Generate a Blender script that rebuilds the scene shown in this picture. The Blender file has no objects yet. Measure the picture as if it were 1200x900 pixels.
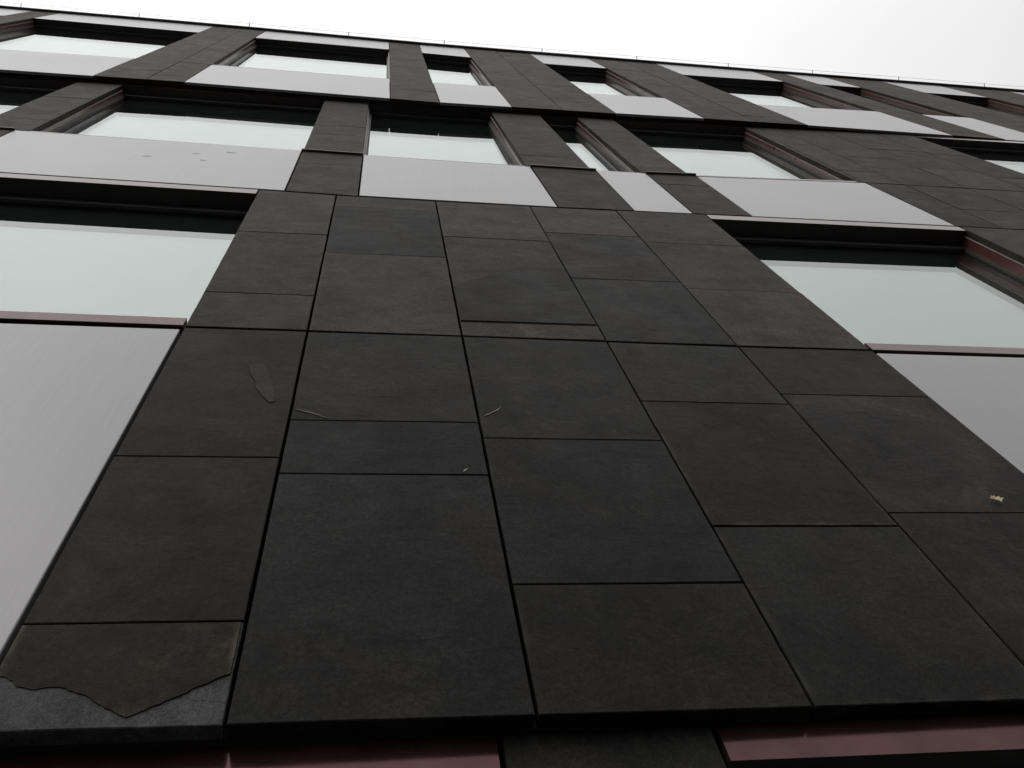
import bpy, math, random
from mathutils import Vector, Matrix
random.seed(7)
SC = bpy.context.scene
COL = SC.collection

# ------------------------------------------------------------------ camera
D = 1.30            # metres from the lens to the facade
EYE = 1.60          # lens height
TILT, YAW, ROLL, F = 1.1097, 0.3409, -0.2837, 1052.3 / 1200.0
fw = Vector((math.sin(YAW) * math.cos(TILT), math.cos(YAW) * math.cos(TILT), math.sin(TILT)))
rt = fw.cross(Vector((0, 0, 1))).normalized()
up = rt.cross(fw)
rt, up = math.cos(ROLL) * rt + math.sin(ROLL) * up, -math.sin(ROLL) * rt + math.cos(ROLL) * up
cam_d = bpy.data.cameras.new('camera')
cam = bpy.data.objects.new('camera', cam_d)
COL.objects.link(cam)
cam_d.sensor_width = 36.0
cam_d.lens = 36.0 * F
cam_d.clip_start = 0.05
cam_d.clip_end = 3000
m = Matrix((rt, up, -fw)).transposed().to_4x4()
m.translation = Vector((0, 0, EYE))
cam.matrix_world = m
SC.camera = cam

# ------------------------------------------------------------------ light
SUN_EL, SUN_AZ = math.radians(34), math.radians(215)
world = bpy.data.worlds.new('World')
SC.world = world
world.use_nodes = True
nt = world.node_tree
bg = nt.nodes['Background']
sky = nt.nodes.new('ShaderNodeTexSky')
sky.sky_type = 'NISHITA'
sky.sun_disc = False
sky.sun_elevation = SUN_EL
sky.sun_rotation = SUN_AZ
sky.dust_density = 3.0
hs = nt.nodes.new('ShaderNodeHueSaturation')
hs.inputs['Saturation'].default_value = 0.1
nt.links.new(sky.outputs[0], hs.inputs['Color'])
# the cloud deck: brighter overhead than at the horizon, softly mottled
geo = nt.nodes.new('ShaderNodeTexCoord')
sep = nt.nodes.new('ShaderNodeSeparateXYZ')
nt.links.new(geo.outputs['Generated'], sep.inputs[0])
mr = nt.nodes.new('ShaderNodeMapRange')
mr.inputs['From Min'].default_value = 0.0
mr.inputs['From Max'].default_value = 1.0
mr.inputs['To Min'].default_value = 6.0
mr.inputs['To Max'].default_value = 12.4
nt.links.new(sep.outputs['Z'], mr.inputs['Value'])
cn = nt.nodes.new('ShaderNodeTexNoise')
cn.inputs['Scale'].default_value = 2.2
cn.inputs['Detail'].default_value = 4
nt.links.new(geo.outputs['Generated'], cn.inputs['Vector'])
mc = nt.nodes.new('ShaderNodeMapRange')
mc.inputs['From Min'].default_value = 0.3
mc.inputs['From Max'].default_value = 0.7
mc.inputs['To Min'].default_value = 0.93
mc.inputs['To Max'].default_value = 1.06
nt.links.new(cn.outputs[0], mc.inputs['Value'])
mul = nt.nodes.new('ShaderNodeMath')
mul.operation = 'MULTIPLY'
nt.links.new(mr.outputs[0], mul.inputs[0])
nt.links.new(mc.outputs[0], mul.inputs[1])
SDIR = (math.sin(SUN_AZ) * math.cos(SUN_EL), math.cos(SUN_AZ) * math.cos(SUN_EL), math.sin(SUN_EL))
dp = nt.nodes.new('ShaderNodeVectorMath')
dp.operation = 'DOT_PRODUCT'
dp.inputs[1].default_value = SDIR
nt.links.new(geo.outputs['Generated'], dp.inputs[0])
gl_ = nt.nodes.new('ShaderNodeMapRange')          # thinner cloud on the side of the hidden sun
gl_.inputs['From Min'].default_value = -1.0
gl_.inputs['From Max'].default_value = 1.0
gl_.inputs['To Min'].default_value = 0.36
gl_.inputs['To Max'].default_value = 1.15
nt.links.new(dp.outputs['Value'], gl_.inputs['Value'])
mul2 = nt.nodes.new('ShaderNodeMath')
mul2.operation = 'MULTIPLY'
nt.links.new(mul.outputs[0], mul2.inputs[0])
nt.links.new(gl_.outputs[0], mul2.inputs[1])
mul = mul2
cc = nt.nodes.new('ShaderNodeVectorMath')
cc.operation = 'SCALE'
cc.inputs[0].default_value = (0.995, 0.99, 1.0)
nt.links.new(mul.outputs[0], cc.inputs['Scale'])
mix = nt.nodes.new('ShaderNodeMixRGB')
mix.inputs[0].default_value = 0.93
nt.links.new(hs.outputs[0], mix.inputs[1])
nt.links.new(cc.outputs[0], mix.inputs[2])
nt.links.new(mix.outputs[0], bg.inputs['Color'])
bg.inputs['Strength'].default_value = 0.10

sun_d = bpy.data.lights.new('sun', 'SUN')
sun_d.energy = 0.5
sun_d.angle = math.radians(40)
sun_d.color = (1.0, 0.97, 0.93)
sun = bpy.data.objects.new('sun', sun_d)
COL.objects.link(sun)
sdir = Vector((math.sin(SUN_AZ) * math.cos(SUN_EL), math.cos(SUN_AZ) * math.cos(SUN_EL), math.sin(SUN_EL)))
sun.rotation_euler = sdir.to_track_quat('Z', 'Y').to_euler()
sun.location = sdir * 40
SC.view_settings.view_transform = 'Standard'
SC.view_settings.look = 'None'
SC.view_settings.exposure = 0.0
SC.view_settings.gamma = 1.0
SC.view_settings.use_curve_mapping = False


# ------------------------------------------------------------------ materials
class NT:
    def __init__(self, name):
        self.m = bpy.data.materials.new(name)
        self.m.use_nodes = True
        self.t = self.m.node_tree
        self.b = self.t.nodes['Principled BSDF']

    def n(self, kind, **kw):
        o = self.t.nodes.new('ShaderNode' + kind)
        for k, v in kw.items():
            if k.startswith('i_'):
                o.inputs[k[2:].replace('_', ' ')].default_value = v
            else:
                setattr(o, k, v)
        return o

    def l(self, a, b):
        self.t.links.new(a, b)

    def math(self, op, a, b=None, clamp=False):
        o = self.n('Math', operation=op, use_clamp=clamp)
        for i, v in enumerate((a, b)):
            if v is None:
                continue
            if isinstance(v, (int, float)):
                o.inputs[i].default_value = v
            else:
                self.l(v, o.inputs[i])
        return o.outputs[0]

    def mix(self, fac, a, b, mode='MIX'):
        o = self.n('MixRGB', blend_type=mode)
        for i, v in enumerate((fac, a, b)):
            if isinstance(v, (int, float)):
                o.inputs[i].default_value = v
            elif isinstance(v, tuple):
                o.inputs[i].default_value = (*v, 1)
            else:
                self.l(v, o.inputs[i])
        return o.outputs[0]

    def rng(self, v, a, b, c, d):
        o = self.n('MapRange')
        o.inputs['From Min'].default_value = a
        o.inputs['From Max'].default_value = b
        o.inputs['To Min'].default_value = c
        o.inputs['To Max'].default_value = d
        self.l(v, o.inputs['Value'])
        return o.outputs[0]

    def coords(self, scale=(1, 1, 1), rot=(0, 0, 0), rnd=True):
        tc = self.n('TexCoord')
        src = tc.outputs['Object']
        if rnd:
            oi = self.n('ObjectInfo')
            add = self.n('VectorMath', operation='ADD')
            sc = self.n('VectorMath', operation='SCALE')
            sc.inputs[0].default_value = (37.0, 11.0, 53.0)
            self.l(oi.outputs['Random'], sc.inputs['Scale'])
            self.l(src, add.inputs[0])
            self.l(sc.outputs[0], add.inputs[1])
            src = add.outputs[0]
        mp = self.n('Mapping')
        mp.inputs['Scale'].default_value = scale
        mp.inputs['Rotation'].default_value = rot
        self.l(src, mp.inputs['Vector'])
        return mp.outputs[0]

    def noise(self, vec, scale, detail=5, rough=0.55, dist=0.0):
        o = self.n('TexNoise')
        o.inputs['Scale'].default_value = scale
        o.inputs['Detail'].default_value = detail
        o.inputs['Roughness'].default_value = rough
        o.inputs['Distortion'].default_value = dist
        self.l(vec, o.inputs['Vector'])
        return o.outputs[0]

    def bump(self, h, strength, dist, prev=None):
        o = self.n('Bump')
        o.inputs['Strength'].default_value = strength
        o.inputs['Distance'].default_value = dist
        self.l(h, o.inputs['Height'])
        if prev is not None:
            self.l(prev, o.inputs['Normal'])
        return o.outputs[0]

    def set(self, **kw):
        for k, v in kw.items():
            s = self.b.inputs[k.replace('_', ' ')]
            if isinstance(v, tuple):
                s.default_value = (*v, 1)
            elif isinstance(v, (int, float)):
                s.default_value = v
            else:
                self.l(v, s)
        return self.m


def slate_material(name, base, brown, dust, dustmin, ring=False, ripple=0.22):
    t = NT(name)
    v = t.coords()
    vs = t.coords((4.0, 1.0, 11.0), (0, math.radians(12), 0))
    tone = t.noise(v, 2.2, 7, 0.6, 0.4)
    clean = t.mix(t.rng(tone, 0.3, 0.7, 0, 1), tuple(c * 0.68 for c in base), tuple(c * 1.35 for c in base))
    stain = t.noise(v, 1.6, 6, 0.62, 0.8)
    c = t.mix(t.rng(stain, 0.48, 0.68, 0, 0.6), clean, brown)
    layer = t.noise(vs, 1.0, 6, 0.6, 0.6)          # the cleavage lines
    c = t.mix(t.rng(layer, 0.40, 0.70, 0.0, 0.20), c, tuple(k * 0.6 for k in base))
    dn = t.noise(v, 5.0, 9, 0.72, 0.3)
    c = t.mix(t.rng(dn, dustmin, dustmin + 0.22, 0, 0.55), c, dust)
    vr = t.coords((9.0, 1.0, 46.0), (0, math.radians(9), 0))
    rip = t.n('TexNoise', noise_type='RIDGED_MULTIFRACTAL')
    rip.inputs['Scale'].default_value = 1.0
    rip.inputs['Detail'].default_value = 5
    rip.inputs['Roughness'].default_value = 0.55
    rip.inputs['Distortion'].default_value = 0.5
    t.l(vr, rip.inputs['Vector'])
    ripm = t.math('MULTIPLY', t.rng(rip.outputs[0], 0.2, 1.2, 0.0, 1.0), t.rng(t.noise(v, 2.4, 4, 0.6), 0.42, 0.62, 0.08, 1.0))
    c = t.mix(t.math('MULTIPLY', ripm, 0.55), c, tuple(k * 0.45 for k in base))  # shading of the ripples put into the colour besides the bump
    grain = t.noise(v, 230.0, 3, 0.7)
    c = t.mix(0.75, c, t.mix(t.rng(grain, 0.3, 0.7, 0, 1), (0.40, 0.40, 0.40), (1.62, 1.62, 1.62)), 'MULTIPLY')
    mot = t.noise(v, 8.0, 8, 0.68, 0.6)
    c = t.mix(0.9, c, t.mix(t.rng(mot, 0.32, 0.68, 0, 1), (0.66, 0.66, 0.68), (1.38, 1.36, 1.32)), 'MULTIPLY')
    mid = t.noise(v, 70.0, 4, 0.7)
    c = t.mix(0.8, c, t.mix(t.rng(mid, 0.3, 0.7, 0, 1), (0.62, 0.62, 0.62), (1.40, 1.40, 1.40)), 'MULTIPLY')
    sp = t.noise(v, 60.0, 3, 0.5)
    c = t.mix(t.rng(sp, 0.72, 0.80, 0, 0.30), c, (0.07, 0.066, 0.062))
    if ring:
        tc = t.n('TexCoord')
        dst = t.n('VectorMath', operation='LENGTH')
        sub = t.n('VectorMath', operation='SUBTRACT')
        sub.inputs[1].default_value = (-0.12, 0.0, 0.0)
        t.l(tc.outputs['Object'], sub.inputs[0])
        t.l(sub.outputs[0], dst.inputs[0])
        w = t.math('ADD', dst.outputs['Value'], t.math('MULTIPLY', t.noise(v, 3, 5), 0.12))
        rr = t.math('SUBTRACT', 1.0, t.math('MULTIPLY', t.math('ABSOLUTE', t.math('SUBTRACT', w, 0.40)), 9.0), clamp=True)
        rr = t.math('MULTIPLY', rr, t.math('MULTIPLY', t.rng(dn, 0.38, 0.60, 0.0, 0.9), t.rng(t.noise(v, 55.0, 5, 0.7), 0.35, 0.6, 0.25, 1.0)))
        c = t.mix(rr, c, dust)
    # pale dust and chipped arrises along some edges
    tg = t.n('TexCoord')
    sx = t.n('SeparateXYZ')
    t.l(tg.outputs['Generated'], sx.inputs[0])
    ex = t.math('MINIMUM', sx.outputs['X'], t.math('SUBTRACT', 1.0, sx.outputs['X']))
    e = t.math('MINIMUM', ex, sx.outputs['Z'])
    ed = t.math('SUBTRACT', 1.0, t.math('MULTIPLY', e, 26.0), clamp=True)
    oj = t.n('ObjectInfo')
    ed = t.math('MULTIPLY', ed, oj.outputs['Alpha'])
    ed = t.math('MULTIPLY', ed, t.math('LESS_THAN', sx.outputs['Y'], 0.07))
    ed = t.math('MULTIPLY', t.math('POWER', ed, 1.6), t.rng(t.noise(v, 9.0, 8, 0.75, 0.5), 0.44, 0.64, 0.0, 0.8))
    c = t.mix(ed, c, tuple(k * 1.7 for k in dust))
    fleck = t.noise(v, 22.0, 6, 0.8, 1.5)
    c = t.mix(t.rng(fleck, 0.64, 0.72, 0, 0.35), c, dust)
    oi = t.n('ObjectInfo')
    c = t.mix(1.0, c, oi.outputs['Color'], 'MULTIPLY')
    n0 = t.bump(ripm, 0.30, 0.004)
    n1 = t.bump(layer, ripple, 0.006, n0)
    n2 = t.bump(t.noise(v, 4.0, 6, 0.6, 1.0), 0.35, 0.012, n1)
    n3 = t.bump(grain, 0.22, 0.0016, n2)
    n4 = t.bump(t.noise(v, 34.0, 5, 0.6), 0.25, 0.003, n3)
    return t.set(Base_Color=c, Normal=n4, Roughness=t.rng(dn, 0.3, 0.7, 0.50, 0.64), Specular_IOR_Level=0.065, Specular_Tint=(1.0, 0.94, 0.86))


def panel_material():
    t = NT('pale metal panel')
    v = t.coords()
    vb = t.coords((85.0, 85.0, 2.2), (0, math.radians(4), 0))
    streak = t.noise(vb, 1.0, 4, 0.6)
    cloud = t.noise(v, 1.3, 5, 0.6, 0.3)
    c = t.mix(t.rng(cloud, 0.3, 0.7, 0, 1), (0.190, 0.188, 0.190), (0.220, 0.219, 0.222))
    c = t.mix(t.rng(streak, 0.35, 0.7, 0, 0.55), c, (0.165, 0.159, 0.160))
    runs = t.noise(t.coords((9.0, 9.0, 0.35)), 1.0, 6, 0.65)
    c = t.mix(t.rng(runs, 0.55, 0.75, 0, 0.12), c, (0.27, 0.248, 0.245))
    spots = t.noise(v, 7.0, 8, 0.75)
    c = t.mix(t.rng(spots, 0.70, 0.78, 0, 0.35), c, (0.20, 0.19, 0.19))
    oi = t.n('ObjectInfo')
    c = t.mix(1.0, c, oi.outputs['Color'], 'MULTIPLY')
    n = t.bump(streak, 0.05, 0.001)
    n = t.bump(t.noise(v, 0.9, 2), 0.25, 0.02, n)
    return t.set(Base_Color=c, Roughness=t.rng(cloud, 0.3, 0.7, 0.33, 0.38), Normal=n, Metallic=0.0, Specular_IOR_Level=0.6, Coat_Weight=0.5, Coat_Roughness=0.28)


def metal_paint(name, col, rough, var=0.2, metallic=0.0):
    t = NT(name)
    v = t.coords((1, 1, 1))
    nz = t.noise(v, 6.0, 6, 0.65)
    c = t.mix(t.rng(nz, 0.3, 0.7, 0, 1), tuple(k * (1 - var) for k in col), tuple(k * (1 + var) for k in col))
    fine = t.noise(v, 140.0, 2)
    n = t.bump(fine, 0.06, 0.0008)
    return t.set(Base_Color=c, Roughness=t.rng(nz, 0.3, 0.7, rough * 0.85, rough * 1.2), Normal=n, Metallic=metallic)


def glass_material(name, ior, through):
    t = NT(name)
    t.t.nodes.remove(t.b)
    out = t.t.nodes['Material Output']
    fr = t.n('Fresnel')
    gn = t.n('NewGeometry')          # only the entry face of the pane mirrors; its back face lets light on
    t.l(t.rng(gn.outputs['Backfacing'], 0.0, 1.0, ior, 1.0), fr.inputs['IOR'])
    gl = t.n('BsdfGlossy')
    gl.inputs['Roughness'].default_value = 0.0
    gl.inputs['Color'].default_value = (0.965, 1.0, 0.985, 1)
    if through:
        tr = t.n('BsdfTransparent')
        tr.inputs['Color'].default_value = (0.94, 0.97, 0.955, 1)
    else:
        tr = t.n('BsdfDiffuse')
        tr.inputs['Color'].default_value = (0.03, 0.032, 0.032, 1)
    ms = t.n('MixShader')
    t.l(fr.outputs[0], ms.inputs[0])
    t.l(tr.outputs[0], ms.inputs[1])
    t.l(gl.outputs[0], ms.inputs[2])
    t.l(ms.outputs[0], out.inputs['Surface'])
    return t.m


M = {}
M['slate'] = slate_material('dark slate', (0.0158, 0.0158, 0.0157), (0.0200, 0.0168, 0.0138), (0.046, 0.044, 0.042), 0.60)
M['slate_ring'] = slate_material('slate with a pale ring stain', (0.0150, 0.0145, 0.0145), (0.021, 0.016, 0.013), (0.055, 0.053, 0.051), 0.56, ring=True)
M['slate_brown'] = slate_material('weathered brown slate skin', (0.0185, 0.0150, 0.0105), (0.0075, 0.0068, 0.0062), (0.085, 0.074, 0.056), 0.46, ripple=0.25)
M['slate_core'] = slate_material('fresh grey slate core', (0.058, 0.0585, 0.0585), (0.050, 0.050, 0.0495), (0.08, 0.082, 0.085), 0.6, ripple=0.15)
M['vein'] = metal_paint('pale mineral vein', (0.30, 0.29, 0.27), 0.7)
M['scuff'] = metal_paint('scuffed metal', (0.185, 0.18, 0.18), 0.42)
M['panel'] = panel_material()
M['red'] = metal_paint('oxide red painted metal', (0.082, 0.037, 0.037), 0.15, 0.3, metallic=0.65)
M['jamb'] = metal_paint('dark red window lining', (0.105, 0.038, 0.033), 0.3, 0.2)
M['soffit'] = metal_paint('window soffit with shade in its colour', (0.020, 0.015, 0.014), 0.5, 0.15)  # red head metal, its shade painted in as near-black
M['frame'] = metal_paint('dark bronze window frame', (0.085, 0.066, 0.055), 0.36, 0.15)
M['trim'] = metal_paint('grey aluminium trim', (0.30, 0.27, 0.26), 0.4, 0.1)
M['black'] = metal_paint('black facade membrane', (0.010, 0.010, 0.010), 0.85)
M['gasket'] = metal_paint('black rubber gasket', (0.012, 0.012, 0.012), 0.6)
M['coping'] = metal_paint('dark grey coping sheet', (0.045, 0.044, 0.045), 0.5)
M['wire'] = metal_paint('bare aluminium wire', (0.35, 0.35, 0.35), 0.4, 0.1)
M['steel'] = metal_paint('galvanised steel', (0.12, 0.12, 0.12), 0.45)
M['glass'] = glass_material('outer window glass', 3.0, True)
M['glass_in'] = glass_material('inner window glass', 3.0, False)
M['leaf'] = metal_paint('dry leaf', (0.46, 0.36, 0.22), 0.7, 0.35)

# ------------------------------------------------------------------ facade geometry helpers
B0 = Vector((2.0 * D, D, 0.0))          # base point of the building
building = bpy.data.objects.new('office_building', None)
building.location = B0
COL.objects.link(building)
building['label'] = 'dark slate and pale metal office facade with recessed mirror-like windows seen from below'
building['category'] = 'building'


def lerp(kn, x):
    if not isinstance(kn, (list, tuple)):
        return kn
    if x <= kn[0][0]:
        return kn[0][1]
    for (a, za), (b, zb) in zip(kn, kn[1:]):
        if x <= b:
            return za + (zb - za) * (x - a) / (b - a)
    return kn[-1][1]


def plane_y(level, x):
    """Distance of a storey's cladding face from the lens, in units of D (storeys step out and fan slightly)."""
    if level == 0:
        b = -0.0115
        return 1.0425 / (1 - b * max(-3.0, min(x, 2.45)))
    if level in (1, 2):
        b = -0.0184
        return 1.0 if x <= 2.905 else (1 - 2.905 * b) / (1 - b * x)
    if level == 3:
        return 0.953
    return 0.953


def pt(level, x, z, back=0.0):
    y = plane_y(level, x)
    return Vector((x * y * D, (y + back) * D, z * y * D + EYE))


def link(name, verts, faces, mat, parent=building, origin=None, color=None, smooth=False):
    if origin is None:
        origin = sum(verts, Vector()) / len(verts)
    me = bpy.data.meshes.new(name)
    me.from_pydata([tuple(v - origin) for v in verts], [], faces)
    me.materials.append(mat)
    if smooth:
        for p in me.polygons:
            p.use_smooth = True
    o = bpy.data.objects.new(name, me)
    COL.objects.link(o)
    if parent is not None:
        base = parent['_w'] if '_w' in parent else None
        po = WORLD.get(parent.name, Vector((0, 0, 0)))
        o.parent = parent
        o.location = origin - po
    else:
        o.location = origin
    WORLD[o.name] = origin.copy()
    if color:
        o.color = color if len(color) == 4 else (*color, random.uniform(0.05, 0.5))
    return o


WORLD = {building.name: B0.copy()}
BOX_F = [(0, 1, 2, 3), (7, 6, 5, 4), (0, 4, 5, 1), (1, 5, 6, 2), (2, 6, 7, 3), (3, 7, 4, 0)]


def box_verts(level, x0, x1, zb, zt, out, thick):
    """front face (out = metres proud of the storey plane, in D units), counter-clockwise from outside"""
    c = [(x0, lerp(zb, x0)), (x1, lerp(zb, x1)), (x1, lerp(zt, x1)), (x0, lerp(zt, x0))]
    return [pt(level, x, z, -out) for x, z in c] + [pt(level, x, z, -out + thick) for x, z in c]


def box(name, level, x0, x1, zb, zt, out, thick, mat, parent=building, color=None):
    return link(name, box_verts(level, x0, x1, zb, zt, out, thick), BOX_F, mat, parent, color=color)


def tile(name, level, x0, x1, zb, zt, mat, thick=0.028, out=0.0, ch=0.0016, jit=0.0005, nseg=7, color=None, tilt=0.0007, parent=building):
    """a cladding piece with a slightly uneven arris, chamfered front edge and a small tilt of its own"""
    c = [(x0, lerp(zb, x0)), (x1, lerp(zb, x1)), (x1, lerp(zt, x1)), (x0, lerp(zt, x0))]
    ring = []
    for i in range(4):
        (ax, az), (bx, bz) = c[i], c[(i + 1) % 4]
        nx, nz = bz - az, -(bx - ax)
        ln = math.hypot(nx, nz)
        for k in range(nseg):
            f = k / nseg
            j = 0.0 if k == 0 else random.uniform(-jit, jit * 0.6)
            ring.append((ax + (bx - ax) * f + nx / ln * j, az + (bz - az) * f + nz / ln * j))
    cx, cz = (x0 + x1) / 2, (c[0][1] + c[2][1]) / 2
    hx, hz = (x1 - x0) / 2, max(0.02, (c[2][1] - c[0][1]) / 2)
    tx, tz, to = random.uniform(-tilt, tilt), random.uniform(-tilt, tilt), random.uniform(-tilt, tilt) * 0.8
    n = len(ring)
    V, Fc = [], []
    for x, z in ring:
        fx, fz = (x - cx) / hx, (z - cz) / hz
        o = out + to + tx * fx + tz * fz
        ix, iz = cx + (x - cx) * (1 - ch / hx), cz + (z - cz) * (1 - ch / hz)
        V.append(pt(level, ix, iz, -o))
    for x, z in ring:
        fx, fz = (x - cx) / hx, (z - cz) / hz
        o = out + to + tx * fx + tz * fz - ch * random.uniform(0.5, 1.3)
        V.append(pt(level, x, z, -o))
    for x, z in ring:
        V.append(pt(level, x, z, -out + thick))
    Fc.append(tuple(range(n)))
    for i in range(n):
        j = (i + 1) % n
        Fc.append((i, n + i, n + j, j))
        Fc.append((n + i, 2 * n + i, 2 * n + j, n + j))
    Fc.append(tuple(reversed(range(2 * n, 3 * n))))
    return link(name, V, Fc, mat, parent, origin=pt(level, cx, cz), color=color)


back_boxes = []      # boxes of the dark wall behind the cladding


def backing(level, x0, x1, zb, zt):
    back_boxes.append(box_verts(level, x0, x1, zb, zt, -0.046, 0.12))


JH = 0.0022     # half of a thin horizontal joint


def sh(kn, d):
    return [(a, b + d) for a, b in kn] if isinstance(kn, (list, tuple)) else kn + d


def slab_column(level, x0, x1, zb, zt, joints, faint=(), colors=None):
    """one column of slates between two z lines, split at the joints (given from the top down)"""
    edges = [zt] + list(joints) + [zb]
    res = []
    for i in range(len(edges) - 1):
        top = edges[i] if i == 0 else sh(edges[i], -(0.0012 if edges[i] in faint else JH))
        bot = edges[i + 1] if i == len(edges) - 2 else sh(edges[i + 1], 0.0012 if edges[i + 1] in faint else JH)
        g = random.uniform(0.86, 1.14)
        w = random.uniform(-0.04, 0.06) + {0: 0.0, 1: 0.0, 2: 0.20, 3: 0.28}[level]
        g = random.uniform(0.80, 1.20) * {0: 1.0, 1: 1.0, 2: 1.45, 3: 1.6}[level]  # upper storeys lighter: grazing sky sheen put into the slate colour
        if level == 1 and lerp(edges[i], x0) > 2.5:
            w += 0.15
            g *= 1.85  # upper rows lightened the same way, sheen painted into the colour
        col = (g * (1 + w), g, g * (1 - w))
        if colors and i in colors:
            col = colors[i]
        res.append(tile('slate_slab', level, x0, x1, bot, top, M['slate'], color=col))
    backing(level, x0 + 0.012, x1 - 0.012, zb, zt)
    return res


def panel(level, x0, x1, zb, zt, color=(1, 1, 1)):
    g = random.uniform(0.97, 1.03)
    o = tile('metal_panel', level, x0, x1, zb, zt, M['panel'], thick=0.02, ch=0.0018, jit=0.0, nseg=1,
             color=tuple(k * g for k in color), tilt=0.0008)
    backing(level, x0 + 0.012, x1 - 0.012, zb, zt)
    return o


def window(level, x0, x1, zb, zt, sill=0.03, lip=0.035, lip_out=0.0, glass_d=None):
    """an opening between cladding edges x0..x1 and the z lines zb..zt: head, sill, jambs, frame and two panes"""
    base = pt(level, (x0 + x1) / 2, lerp(zb, (x0 + x1) / 2))
    w = bpy.data.objects.new('window', None)
    COL.objects.link(w)
    w.parent = building
    w.location = base - B0
    WORLD[w.name] = base
    g = glass_d or {0: 0.095, 1: 0.096, 2: 0.076, 3: 0.086}[level]
    # head: red lip flush with the cladding, its underside is the soffit
    box('head', level, x0 + 0.003, x1 - 0.003, sh(zt, -lip), zt, lip_out, 0.004, M['red'], w)
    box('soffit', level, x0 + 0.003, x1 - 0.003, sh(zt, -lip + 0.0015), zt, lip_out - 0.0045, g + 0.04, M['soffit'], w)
    # sill: red strip
    box('sill', level, x0 + 0.004, x1 - 0.004, zb, sh(zb, sill), lip_out, g + 0.045, M['red'], w)
    zi, zo = sh(zb, sill), sh(zt, -lip)
    fs = g - 0.019                       # where the window frame begins
    for s, xe in ((-1, x0), (1, x1)):
        def jb(name, lo, hi, d0, d1, mat):
            a, b = (xe - hi, xe - lo) if s < 0 else (xe + lo, xe + hi)
            box(name, level, a, b, zi, zo, -d0, d1 - d0, mat, w)
        jb('jamb', 0.001, 0.014, 0.034, fs - 0.0006, M['jamb'])
        jb('trim', -0.0015, 0.012, 0.0305, 0.0335, M['trim'])
        jb('frame_stile', -0.005, 0.012, fs, fs + 0.0065, M['frame'])
        jb('frame_stile', -0.011, 0.012, fs + 0.0070, g - 0.0005, M['frame'])
        jb('gasket', -0.020, -0.0115, g - 0.0075, g - 0.0005, M['gasket'])  # gasket strip, also standing in for the frame edge's black reflection
    box('frame_rail', level, x0 + 0.0125, x1 - 0.0125, sh(zo, -0.050), sh(zo, -0.0005), -(g - 0.017), 0.0165, M['gasket'], w)
    box('pane', level, x0 + 0.001, x1 - 0.001, sh(zi, 0.0006), sh(zo, -0.0008), -g - 0.0006, 0.004, M['glass'], w)
    box('inner_pane', level, x0 + 0.0012, x1 - 0.0012, sh(zi, 0.0008), sh(zo, -0.001), -g - 0.014, 0.004, M['glass_in'], w)
    return w


# ------------------------------------------------------------------ storey lines (x, z) in units of D from the lens
BOT1 = 0.980
MID1 = [(-3.0, 2.50), (-0.6, 2.468), (0.4, 2.462), (1.0, 2.452), (1.55, 2.452), (4.5, 2.47)]
H1 = [(-3.4, 4.22), (-1.6, 4.20), (-1.0, 4.172), (-0.55, 4.142), (-0.2, 4.112), (0.25, 4.100), (0.8, 4.103), (1.7, 4.128), (2.9, 4.158), (4.5, 4.17), (8, 4.17)]
S2 = [(-3.4, 5.21), (-1.93, 5.149), (-1.13, 5.112), (-0.43, 5.060), (-0.1, 5.047), (0.72, 5.014), (1.2, 5.008), (1.5, 5.014), (1.8, 5.045), (2.84, 5.152), (4.0, 5.175), (8, 5.2)]
HEAD2 = [(-3.4, 7.04), (-2.2, 7.05), (-0.4, 7.00), (1.2, 6.985), (1.9, 7.01), (2.9, 7.08), (4.4, 7.24), (5.8, 7.35), (8, 7.38)]
STR3 = [(-5.8, 7.36), (-2.8, 7.400), (-1.5, 7.428), (-0.32, 7.338), (0.43, 7.292), (1.0, 7.322), (1.87, 7.375), (2.65, 7.45), (3.6, 7.477), (4.9, 7.485), (5.6, 7.43), (12, 7.40)]
S3 = [(-5.8, 8.50), (-3.24, 8.598), (-2.15, 8.664), (-1.5, 8.626), (0.0, 8.545), (0.44, 8.502), (1.0, 8.54), (1.87, 8.54), (2.65, 8.62), (3.56, 8.63), (4.24, 8.73), (4.93, 8.81), (5.96, 8.845), (12, 8.87)]
TOP3 = [(-5.8, 11.9), (-4.04, 11.86), (-2.5, 11.73), (-1.5, 11.57), (0.04, 11.42), (0.44, 11.33), (1.0, 11.235), (1.86, 11.16), (2.6, 11.20), (3.6, 11.14), (4.9, 11.26), (6.84, 11.27), (12, 11.30)]
PTOP = [(-5.8, 12.95), (-4.3, 12.96), (-2.18, 12.767), (-1.53, 12.65), (0.04, 12.51), (0.44, 12.47), (1.0, 12.36), (2.6, 12.33), (5.0, 12.38), (6.9, 12.37), (12, 12.40)]
COPE = [(-5.8, 13.34), (-3.16, 13.20), (-1.8, 13.10), (-0.58, 12.93), (0.55, 12.80), (2.0, 12.78), (2.9, 12.80), (5.4, 12.81), (9.5, 12.93), (12, 12.98)]
GH = 0.010          # half of a wide storey joint

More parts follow.
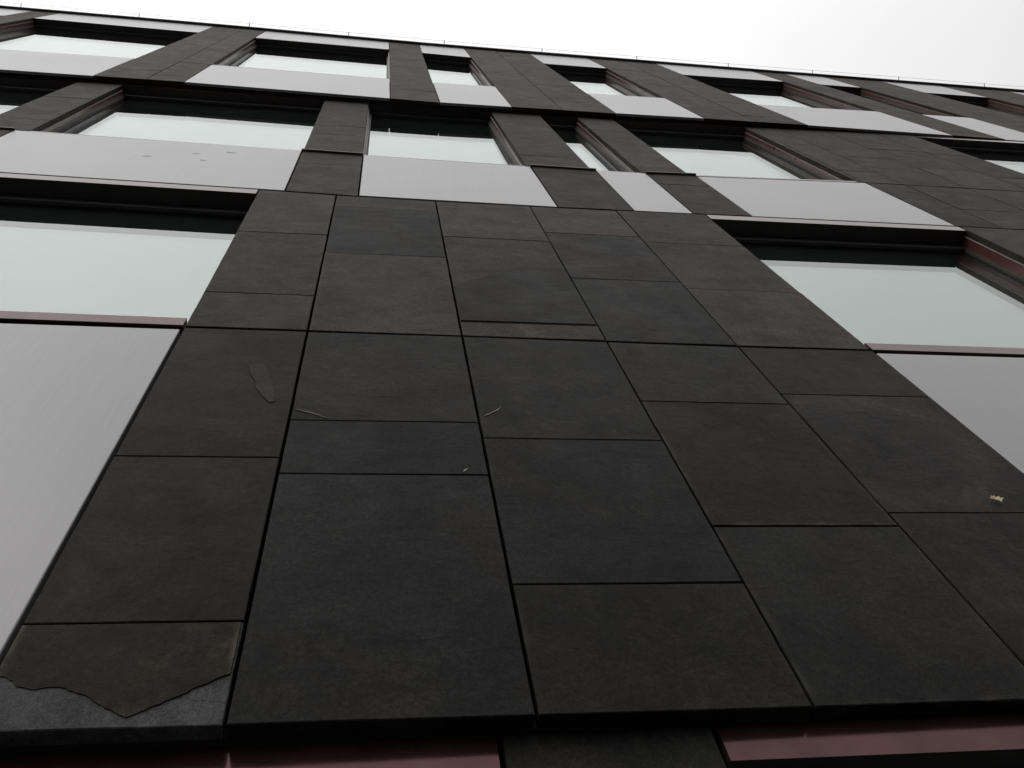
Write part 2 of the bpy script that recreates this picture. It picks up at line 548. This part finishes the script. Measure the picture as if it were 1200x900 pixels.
# ------------------------------------------------------------------ first storey: slates in the middle, windows at both sides
top1 = sh(H1, -GH)
midu, midl = sh(MID1, 0.0068), sh(MID1, -0.0068)
cols1 = [(-0.5425, -0.2052, (3.458, 2.769), (1.733, 1.200)),
         (-0.1982, 0.2435, (3.915, 3.237), (1.911, 1.668)),
         (0.2500, 0.6832, (3.518, 2.580), (1.836, 1.288)),
         (0.6884, 1.0995, (3.656, 3.056), (2.051, 1.473)),
         (1.1050, 1.5465, (3.585, 2.993), (2.115, 1.525))]
FAINT = (2.051,)
for i, (a, b, ju, jl) in enumerate(cols1):
    cu = {1: {1: (0.95, 0.95, 0.93)}, 3: {1: (1.12, 1.1, 1.06), 2: (1.25, 1.22, 1.18)}}.get(i)
    slab_column(1, a, b, midu, top1, ju, colors=cu)
    cl = {0: {0: (1.0, 0.92, 0.82), 1: (0.95, 0.9, 0.86)}, 1: {2: (0.98, 0.99, 1.0)}, 2: {1: (0.95, 0.96, 0.97), 2: (0.88, 0.86, 0.83, 0.6)},
          3: {0: (1.15, 1.12, 1.08), 1: (0.95, 0.87, 0.78, 1.0), 2: (1.0, 1.0, 0.99, 0.8)}, 4: {0: (1.05, 0.98, 0.9), 1: (1.08, 1.05, 1.02), 2: (1.15, 1.05, 1.02)}}[i]
    r = slab_column(1, a, b, BOT1, midl, jl, FAINT, colors=cl)
    if i == 0:
        r[2].data.materials[0] = M['slate_core']
        r[2]['label'] = 'broken slate slab whose brown outer skin has split off below a ragged crack'
        broken = r[2]
    if i == 4:
        r[1].data.materials[0] = M['slate_ring']


def flake(name, level, outline, mat, out, thick, parent, color=(1, 1, 1)):
    """a thin layer of slate with a ragged edge lying on a slab (outline runs counter-clockwise seen from outside)"""
    n = len(outline)
    cx, cz = sum(p[0] for p in outline) / n, sum(p[1] for p in outline) / n
    V = [pt(level, cx + (x - cx) * 0.997, cz + (z - cz) * 0.997, -out) for x, z in outline]
    V += [pt(level, x, z, -out + 0.0006) for x, z in outline] + [pt(level, x, z, -out + thick) for x, z in outline]
    Fc = [tuple(range(n))]
    for i in range(n):
        j = (i + 1) % n
        Fc.append((i, n + i, n + j, j))
        Fc.append((n + i, 2 * n + i, 2 * n + j, n + j))
    return link(name, V, Fc, mat, parent, color=color)


def ragged(pts, n=4, amp=0.002):
    out = []
    for (ax, az), (bx, bz) in zip(pts, pts[1:]):
        for k in range(n):
            f = k / n
            j = random.uniform(-amp, amp) if k else 0
            out.append((ax + (bx - ax) * f, az + (bz - az) * f + j))
    out.append(pts[-1])
    return out


crack = ragged([(-0.541, 1.089), (-0.534, 1.084), (-0.512, 1.074), (-0.504, 1.062), (-0.484, 1.056), (-0.447, 1.060), (-0.424, 1.051), (-0.396, 1.036),
                (-0.382, 1.024), (-0.361, 1.012), (-0.338, 0.997), (-0.310, 1.014), (-0.284, 1.030), (-0.247, 1.055), (-0.208, 1.079)], 4, 0.0016)
flake('slate_skin', 1, crack + [(-0.208, 1.1955), (-0.541, 1.1955)], M['slate_brown'], 0.0024, 0.0022, broken, color=(1, 1, 1, 1))
scar = [(-0.332, 2.213), (-0.326, 2.18), (-0.319, 2.150), (-0.302, 2.11), (-0.297, 2.075), (-0.276, 2.03), (-0.255, 1.996), (-0.243, 2.005), (-0.247, 2.029), (-0.255, 2.075),
        (-0.270, 2.127), (-0.280, 2.18), (-0.298, 2.221), (-0.315, 2.219)]
flake('slate_flake', 1, ragged(scar + [scar[0]], 3, 0.002)[:-1], M['slate'], 0.0018, 0.003, building, color=(1.75, 1.72, 1.66))
step = ragged([(0.252, 2.905), (0.30, 2.955), (0.342, 2.999), (0.41, 3.05), (0.48, 3.128), (0.565, 3.165), (0.62, 3.16), (0.681, 3.156)], 4, 0.004)
flake('slate_flake', 1, [(0.252, 2.586), (0.681, 2.588)] + step[::-1], M['slate'], 0.0034, 0.004, building, color=(0.86, 0.82, 0.76))


def vein(pts, width, parent=building, level=1, out=0.0014, name='vein', mat='vein'):
    V, Fc = [], []
    n = len(pts)
    for i, (x, z) in enumerate(pts):
        w = width * (0.25 + math.sin(math.pi * (i + 0.5) / n)) * random.uniform(0.6, 1.2)
        V += [pt(level, x, z - w, -out), pt(level, x, z + w, -out), pt(level, x, z + w, -out + 0.004), pt(level, x, z - w, -out + 0.004)]
    for i in range(n - 1):
        a, b = 4 * i, 4 * i + 4
        for k in range(4):
            Fc.append((a + k, b + k, b + (k + 1) % 4, a + (k + 1) % 4))
    Fc += [(0, 1, 2, 3), tuple(reversed(range(4 * n - 4, 4 * n)))]
    return link(name, V, Fc, M[mat], parent)


vein(ragged([(-0.192, 1.962), (-0.175, 1.956), (-0.152, 1.946), (-0.135, 1.935), (-0.111, 1.921)], 2, 0.003), 0.0008)
vein(ragged([(0.262, 1.944), (0.276, 1.957), (0.291, 1.973), (0.302, 1.985), (0.310, 2.003)], 2, 0.003), 0.0014)
vein(ragged([(0.190, 1.680), (0.194, 1.686), (0.201, 1.694)], 2, 0.002), 0.0022)

# pale panels beside the slates, windows over them
panel(1, -1.90, -0.552, BOT1, [(-3, 2.47), (-0.72, 2.440), (-0.55, 2.444)], (0.97, 0.96, 0.97))
panel(1, 1.5535, 2.905, BOT1, 2.432, (1.0, 0.98, 0.98))
window(1, -1.90, -0.546, [(-3, 2.52), (-0.7, 2.482), (-0.55, 2.479)], sh(H1, -GH), sill=0.055, lip=0.072)
window(1, 1.5505, 2.905, 2.4585, sh(H1, -GH), sill=0.054, lip=0.072)
slab_column(1, -2.25, -1.906, BOT1, top1, (3.4, 2.6, 1.7))
for a, b, j in ((2.912, 3.40, (3.3, 2.47, 1.6)), (3.406, 3.86, (3.0, 2.47, 1.9)), (3.866, 4.40, (3.5, 2.47, 1.5))):
    slab_column(1, a, b, BOT1, top1, j)
panel(1, 4.41, 6.0, BOT1, 2.45)
window(1, 4.405, 6.0, 2.47, sh(H1, -GH), sill=0.05, lip=0.072)

# ------------------------------------------------------------------ second storey
b2 = sh(H1, GH)
sp_slabs = [(-2.36, -1.9305, ()), (-0.4285, -0.1075, (4.760,)), (0.8275, 1.1930, (4.905,)), (1.4975, 1.7950, (4.765,))]
for a, b, j in sp_slabs:
    slab_column(2, a, b, b2, sh(S2, -0.008), j)
    # thin black drip flashing over each dark spandrel slate
    o = box('flashing', 2, a - 0.006, b + 0.004, sh(S2, -0.004), sh(S2, 0.010), 0.012, 0.05, M['coping'])
panel(2, -1.9230, -0.4365, b2, sh(S2, -0.002), (0.99, 0.985, 0.98))
panel(2, -0.0995, 0.8195, b2, sh(S2, -0.002))
panel(2, 1.2000, 1.4900, b2, sh(S2, -0.002))
panel(2, 1.8020, 2.8980, b2, sh(S2, -0.022))
panel(2, -3.4, -2.366, b2, sh(S2, -0.002))
zp = sh(S2, 0.014)
z2t = sh(HEAD2, 0.05)
slab_column(2, -2.158, -1.854, zp, z2t, (6.32, 5.50))
slab_column(2, -0.4270, -0.1085, zp, z2t, (5.93, 5.62), faint=(5.93,))
slab_column(2, 0.8025, 1.1755, zp, z2t, (6.213, 5.345))
slab_column(2, 1.4715, 1.7620, zp, z2t, (6.48, 5.895, 5.225), faint=(5.895,), colors={1: (1.25, 1.02, 0.72)})
wz = [(-3.4, -2.162), (-1.850, -0.4315), (-0.1045, 0.7985), (1.1795, 1.4680)]
for a, b in wz:
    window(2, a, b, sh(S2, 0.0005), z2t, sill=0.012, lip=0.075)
window(2, 1.7665, 2.8550, sh(S2, -0.012), z2t, sill=0.026, lip=0.075)
slab_column(2, 2.8600, 2.8985, sh(S2, -0.014), z2t, (6.3,))
wall2 = [(2.9055, 3.165, (6.42, 5.50), (4.750,)), (3.171, 3.600, (6.035, 5.55), (4.563,)), (3.606, 4.060, (6.44, 5.75), (4.56,)), (4.066, 4.432, (6.385, 5.60), (4.80, 4.5))]
for a, b, ju, jl in wall2:
    slab_column(2, a, b, sh(S2, -0.002), z2t, ju, faint=(5.55, 5.50))
    slab_column(2, a, b, b2, sh(S2, -0.014), jl)
window(2, 4.4375, 6.0, sh(S2, 0.002), z2t, sill=0.02, lip=0.075)
panel(2, 4.4375, 6.0, b2, sh(S2, -0.004))

# small dents and scuffs on the pale panels
for lv, x, z, dx, dz, w in ((2, -1.155, 4.699, 0.020, 0.012, 0.008), (2, -0.943, 4.829, 0.018, 0.010, 0.007), (2, -0.781, 4.903, 0.026, -0.010, 0.010), (2, -0.883, 4.676, 0.016, -0.006, 0.007)):
    vein(ragged([(x - dx, z - dz), (x, z), (x + dx, z + dz * 0.4)], 2, 0.002), w, level=lv, out=0.0012, name='scuff', mat='scuff')

# ------------------------------------------------------------------ third storey, stepping out over the second
walls3 = [((-4.36, -4.04), [((-4.36, -4.04), (11.8, 10.3, 8.6))]),
          ((-2.160, -1.512), [((-2.160, -1.790), (11.72, 10.20, 8.655, 7.95)), ((-1.784, -1.512), (11.68, 9.87, 8.64, 7.75))]),
          ((0.052, 0.433), [((0.052, 0.433), (11.37, 8.495, 7.89))]),
          ((1.012, 1.868), [((1.012, 1.4175), (11.25, 9.76, 9.07, 8.515)), ((1.4235, 1.868), (10.4, 8.99, 8.535, 7.865))]),
          ((2.648, 3.576), [((2.648, 3.108), (11.10, 9.7, 8.62, 8.0)), ((3.114, 3.576), (10.57, 9.93, 8.63, 7.8))]),
          ((4.935, 5.408), [((4.935, 5.408), (11.2, 10.2, 8.78, 7.70))]),
          ((5.975, 6.85), [((5.975, 6.45), (11.41, 10.1, 8.90, 8.1)), ((6.456, 6.85), (11.0, 9.6, 8.90, 7.9))]),
          ((7.745, 8.80), [((7.745, 8.30), (11.3, 9.9, 8.9)), ((8.306, 8.80), (10.6, 9.2, 8.0))])]
for _, cs in walls3:
    for a, b, js in [(c[0][0], c[0][1], c[1]) for c in cs]:
        slab_column(3, a, b, STR3, PTOP, js)
gaps3 = [(-5.6, -4.366), (-4.034, -2.166), (-1.506, 0.046), (0.439, 1.006), (1.874, 2.642), (3.582, 4.929), (5.414, 5.969), (6.856, 7.739)]
for a, b in gaps3:
    panel(3, a, b, STR3, sh(S3, -0.004), (1.06, 1.05, 1.06))  # both panel rows tinted paler: stronger sky reflection put into the colour
    panel(3, a, b, TOP3, sh(PTOP, -0.01), (1.1, 1.1, 1.11))
    window(3, a + 0.003, b - 0.003, S3, sh(TOP3, -0.006), sill=0.014, lip=0.035)
panel(3, 8.81, 10.5, STR3, S3)
window(3, 8.81, 10.5, sh(S3, 0.004), sh(TOP3, -0.006), sill=0.014, lip=0.035)
panel(3, 8.81, 10.5, TOP3, sh(PTOP, -0.01))

# closing sheets under the two projecting storeys (butted between the storeys, 2-3 mm clear of the cladding)
def soffit(level_up, zkn, xs, y0, y1, name):
    V, Fc = [], []
    for x in xs:
        p = pt(level_up, x, lerp(zkn, x))
        for yy in (y0, y1(x)):
            V += [Vector((p.x, yy * D, p.z + 0.004)), Vector((p.x, yy * D, p.z + 0.03))]
    n = len(xs)
    for i in range(n - 1):
        a, b = 4 * i, 4 * i + 4
        Fc += [(a, b, b + 2, a + 2)[::-1], (a + 1, a + 3, b + 3, b + 1)[::-1], (a, a + 1, b + 1, b)[::-1], (a + 2, b + 2, b + 3, a + 3)[::-1]]
    Fc += [(0, 1, 3, 2)[::-1], (4 * n - 4, 4 * n - 2, 4 * n - 1, 4 * n - 3)[::-1]]
    return link(name, V, Fc, M['black'])


soffit(3, STR3, [-5.7 + 0.3 * i for i in range(55)], 0.953 + 0.030, lambda x: max(plane_y(2, x) + 0.034, 0.99), 'soffit_sheet')
soffit(1, BOT1, [-2.4, 2.9], 1.030, lambda x: 1.09, 'soffit_sheet')
soffit(1, BOT1, [2.91, 6.2], 1.0, lambda x: 1.09, 'soffit_sheet')

# ------------------------------------------------------------------ ground storey, set back
GZ = -EYE / D / 1.05 + 0.02
top0 = 1.0
slab_column(0, 0.190, 0.504, GZ, top0, (0.3, -0.4), colors={0: (1.05, 1.05, 1.02)})
slab_column(0, -2.3, -1.71, GZ, top0, (0.5, -0.2))
slab_column(0, 2.46, 2.96, GZ, top0, (0.4, -0.3))
for a, b in ((-1.70, 0.184), (0.511, 2.45), (2.97, 5.0)):
    window(0, a, b, -0.5, 0.962, sill=0.05, lip=0.080)
    panel(0, a, b, GZ, -0.505)

# ------------------------------------------------------------------ dark wall behind the cladding, core of the building, roof edge
V, Fc = [], []
for bv in back_boxes:
    k = len(V)
    V += bv
    Fc += [tuple(i + k for i in f) for f in BOX_F]
link('backing_wall', V, Fc, M['black'])


def solid(name, lo, hi, mat, parent=building):
    (a, b, c), (d, e, f) = lo, hi
    V = [Vector(p) for p in ((a, b, c), (d, b, c), (d, b, f), (a, b, f), (a, e, c), (d, e, c), (d, e, f), (a, e, f))]
    return link(name, V, BOX_F, mat, parent)


XL, XR = -5.7 * D * 0.953, 10.6 * D * 0.953
solid('core_wall', (XL, 1.19 * D, 0.0), (XR, 9 * D, 12.2 * 0.953 * D + EYE), M['black'])
V, Fc = [], []
xs = [-5.8, -4.3, -3.16, -1.8, -0.58, 0.55, 2.0, 2.9, 5.4, 9.5, 11]
yc = 0.953 - 0.028
for x in xs:
    z1 = lerp(COPE, x) * yc * D + EYE
    z0 = z1 - 0.09
    for yy, zz in ((yc, z0), (yc, z1), (1.35, z1 - 0.03), (1.35, z0)):
        V.append(Vector((x * yc * D, yy * D, zz)))
for i in range(len(xs) - 1):
    a, b = 4 * i, 4 * i + 4
    for k in range(4):
        Fc.append((a + k, a + (k + 1) % 4, b + (k + 1) % 4, b + k)[::-1])
Fc += [(0, 1, 2, 3), tuple(reversed(range(len(V) - 4, len(V))))]
link('coping', V, Fc, M['coping'])

# ------------------------------------------------------------------ lightning conductor along the roof edge
lc = bpy.data.objects.new('lightning_conductor', None)
COL.objects.link(lc)
lc_o = pt(3, 2.0, lerp(COPE, 2.0))
lc.location = lc_o
WORLD[lc.name] = lc_o
lc['label'] = 'thin wire carried on short steel posts along the roof edge against the white sky'
lc['category'] = 'wire'


def tube(name, pts, r, mat, parent, n=6):
    V, Fc = [], []
    for i, p in enumerate(pts):
        t = (pts[min(i + 1, len(pts) - 1)] - pts[max(i - 1, 0)]).normalized()
        u = t.cross(Vector((0, 1, 0)))
        if u.length < 0.1:
            u = t.cross(Vector((1, 0, 0)))
        u.normalize()
        w = t.cross(u)
        for k in range(n):
            a = 2 * math.pi * k / n
            V.append(p + (u * math.cos(a) + w * math.sin(a)) * r)
    for i in range(len(pts) - 1):
        for k in range(n):
            Fc.append((i * n + k, i * n + (k + 1) % n, (i + 1) * n + (k + 1) % n, (i + 1) * n + k))
    Fc += [tuple(reversed(range(n))), tuple(range((len(pts) - 1) * n, len(pts) * n))]
    return link(name, V, Fc, mat, parent)


yw = yc - 0.010
for x in (-4.72, -3.23, -1.80, -0.485, 0.79, 2.13, 3.48, 4.82, 6.10, 7.47, 8.88):
    zc = lerp(COPE, x) * yc * D + EYE
    X = x * yw * D
    p = tube('post', [Vector((X, yw * D + 0.05, zc - 0.03)), Vector((X, yw * D - 0.036, zc + 0.03))], 0.006, M['steel'], lc)
wp = []
for i in range(70):
    x = -5.7 + i * 0.235
    zc = lerp(COPE, x) * yc * D + EYE
    wp.append(Vector((x * yw * D, yw * D - 0.029, zc + 0.033 + 0.004 * math.sin(i * 1.1))))
tube('wire', wp, 0.0022, M['wire'], lc, 5)

# ------------------------------------------------------------------ dry leaf stuck to the slate at the right
lo = pt(1, 1.389, 1.568, -0.006)
ang = [(0.0, 1.0), (0.35, 0.55), (0.7, 0.95), (1.15, 0.5), (1.6, 0.75), (2.1, 0.45), (2.6, 0.8), (3.14, 0.95), (3.6, 0.6), (4.0, 0.85), (4.6, 0.5), (5.1, 0.8), (5.6, 0.6)]
V = [lo + Vector((0, -0.004, 0))]
for a, r in ang:
    V.append(lo + Vector((0.019 * r * math.cos(a), -0.003 - 0.007 * abs(math.cos(a * 1.5)) * r, 0.022 * r * math.sin(a) - 0.003 * math.cos(a))))
n = len(ang)
V += [v + Vector((0, 0.0012, 0)) for v in V]
Fc = []
for i in range(n):
    j = (i + 1) % n
    Fc += [(0, 1 + i, 1 + j), (n + 1, n + 2 + j, n + 2 + i), (1 + i, n + 2 + i, n + 2 + j, 1 + j)]
leaf = link('leaf', V, Fc, M['leaf'], None)
leaf['label'] = 'small dry tan leaf stuck to the dark slate near the right edge'
leaf['category'] = 'leaf'

# ------------------------------------------------------------------ ground
t = NT('wet grey paving')
v = t.coords(rnd=False)
c = t.mix(t.noise(v, 0.8, 6), (0.035, 0.035, 0.035), (0.06, 0.058, 0.056))
c = t.mix(0.4, c, t.noise(v, 60, 3), 'MULTIPLY')
gm = t.set(Base_Color=c, Roughness=0.8, Normal=t.bump(t.noise(v, 50, 4), 0.3, 0.004))
G = 1500
me = bpy.data.meshes.new('ground')
me.from_pydata([(-G, -G, 0), (G, -G, 0), (G, G, 0), (-G, G, 0)], [], [(0, 1, 2, 3)])
me.materials.append(gm)
go = bpy.data.objects.new('ground', me)
COL.objects.link(go)
go['kind'] = 'structure'
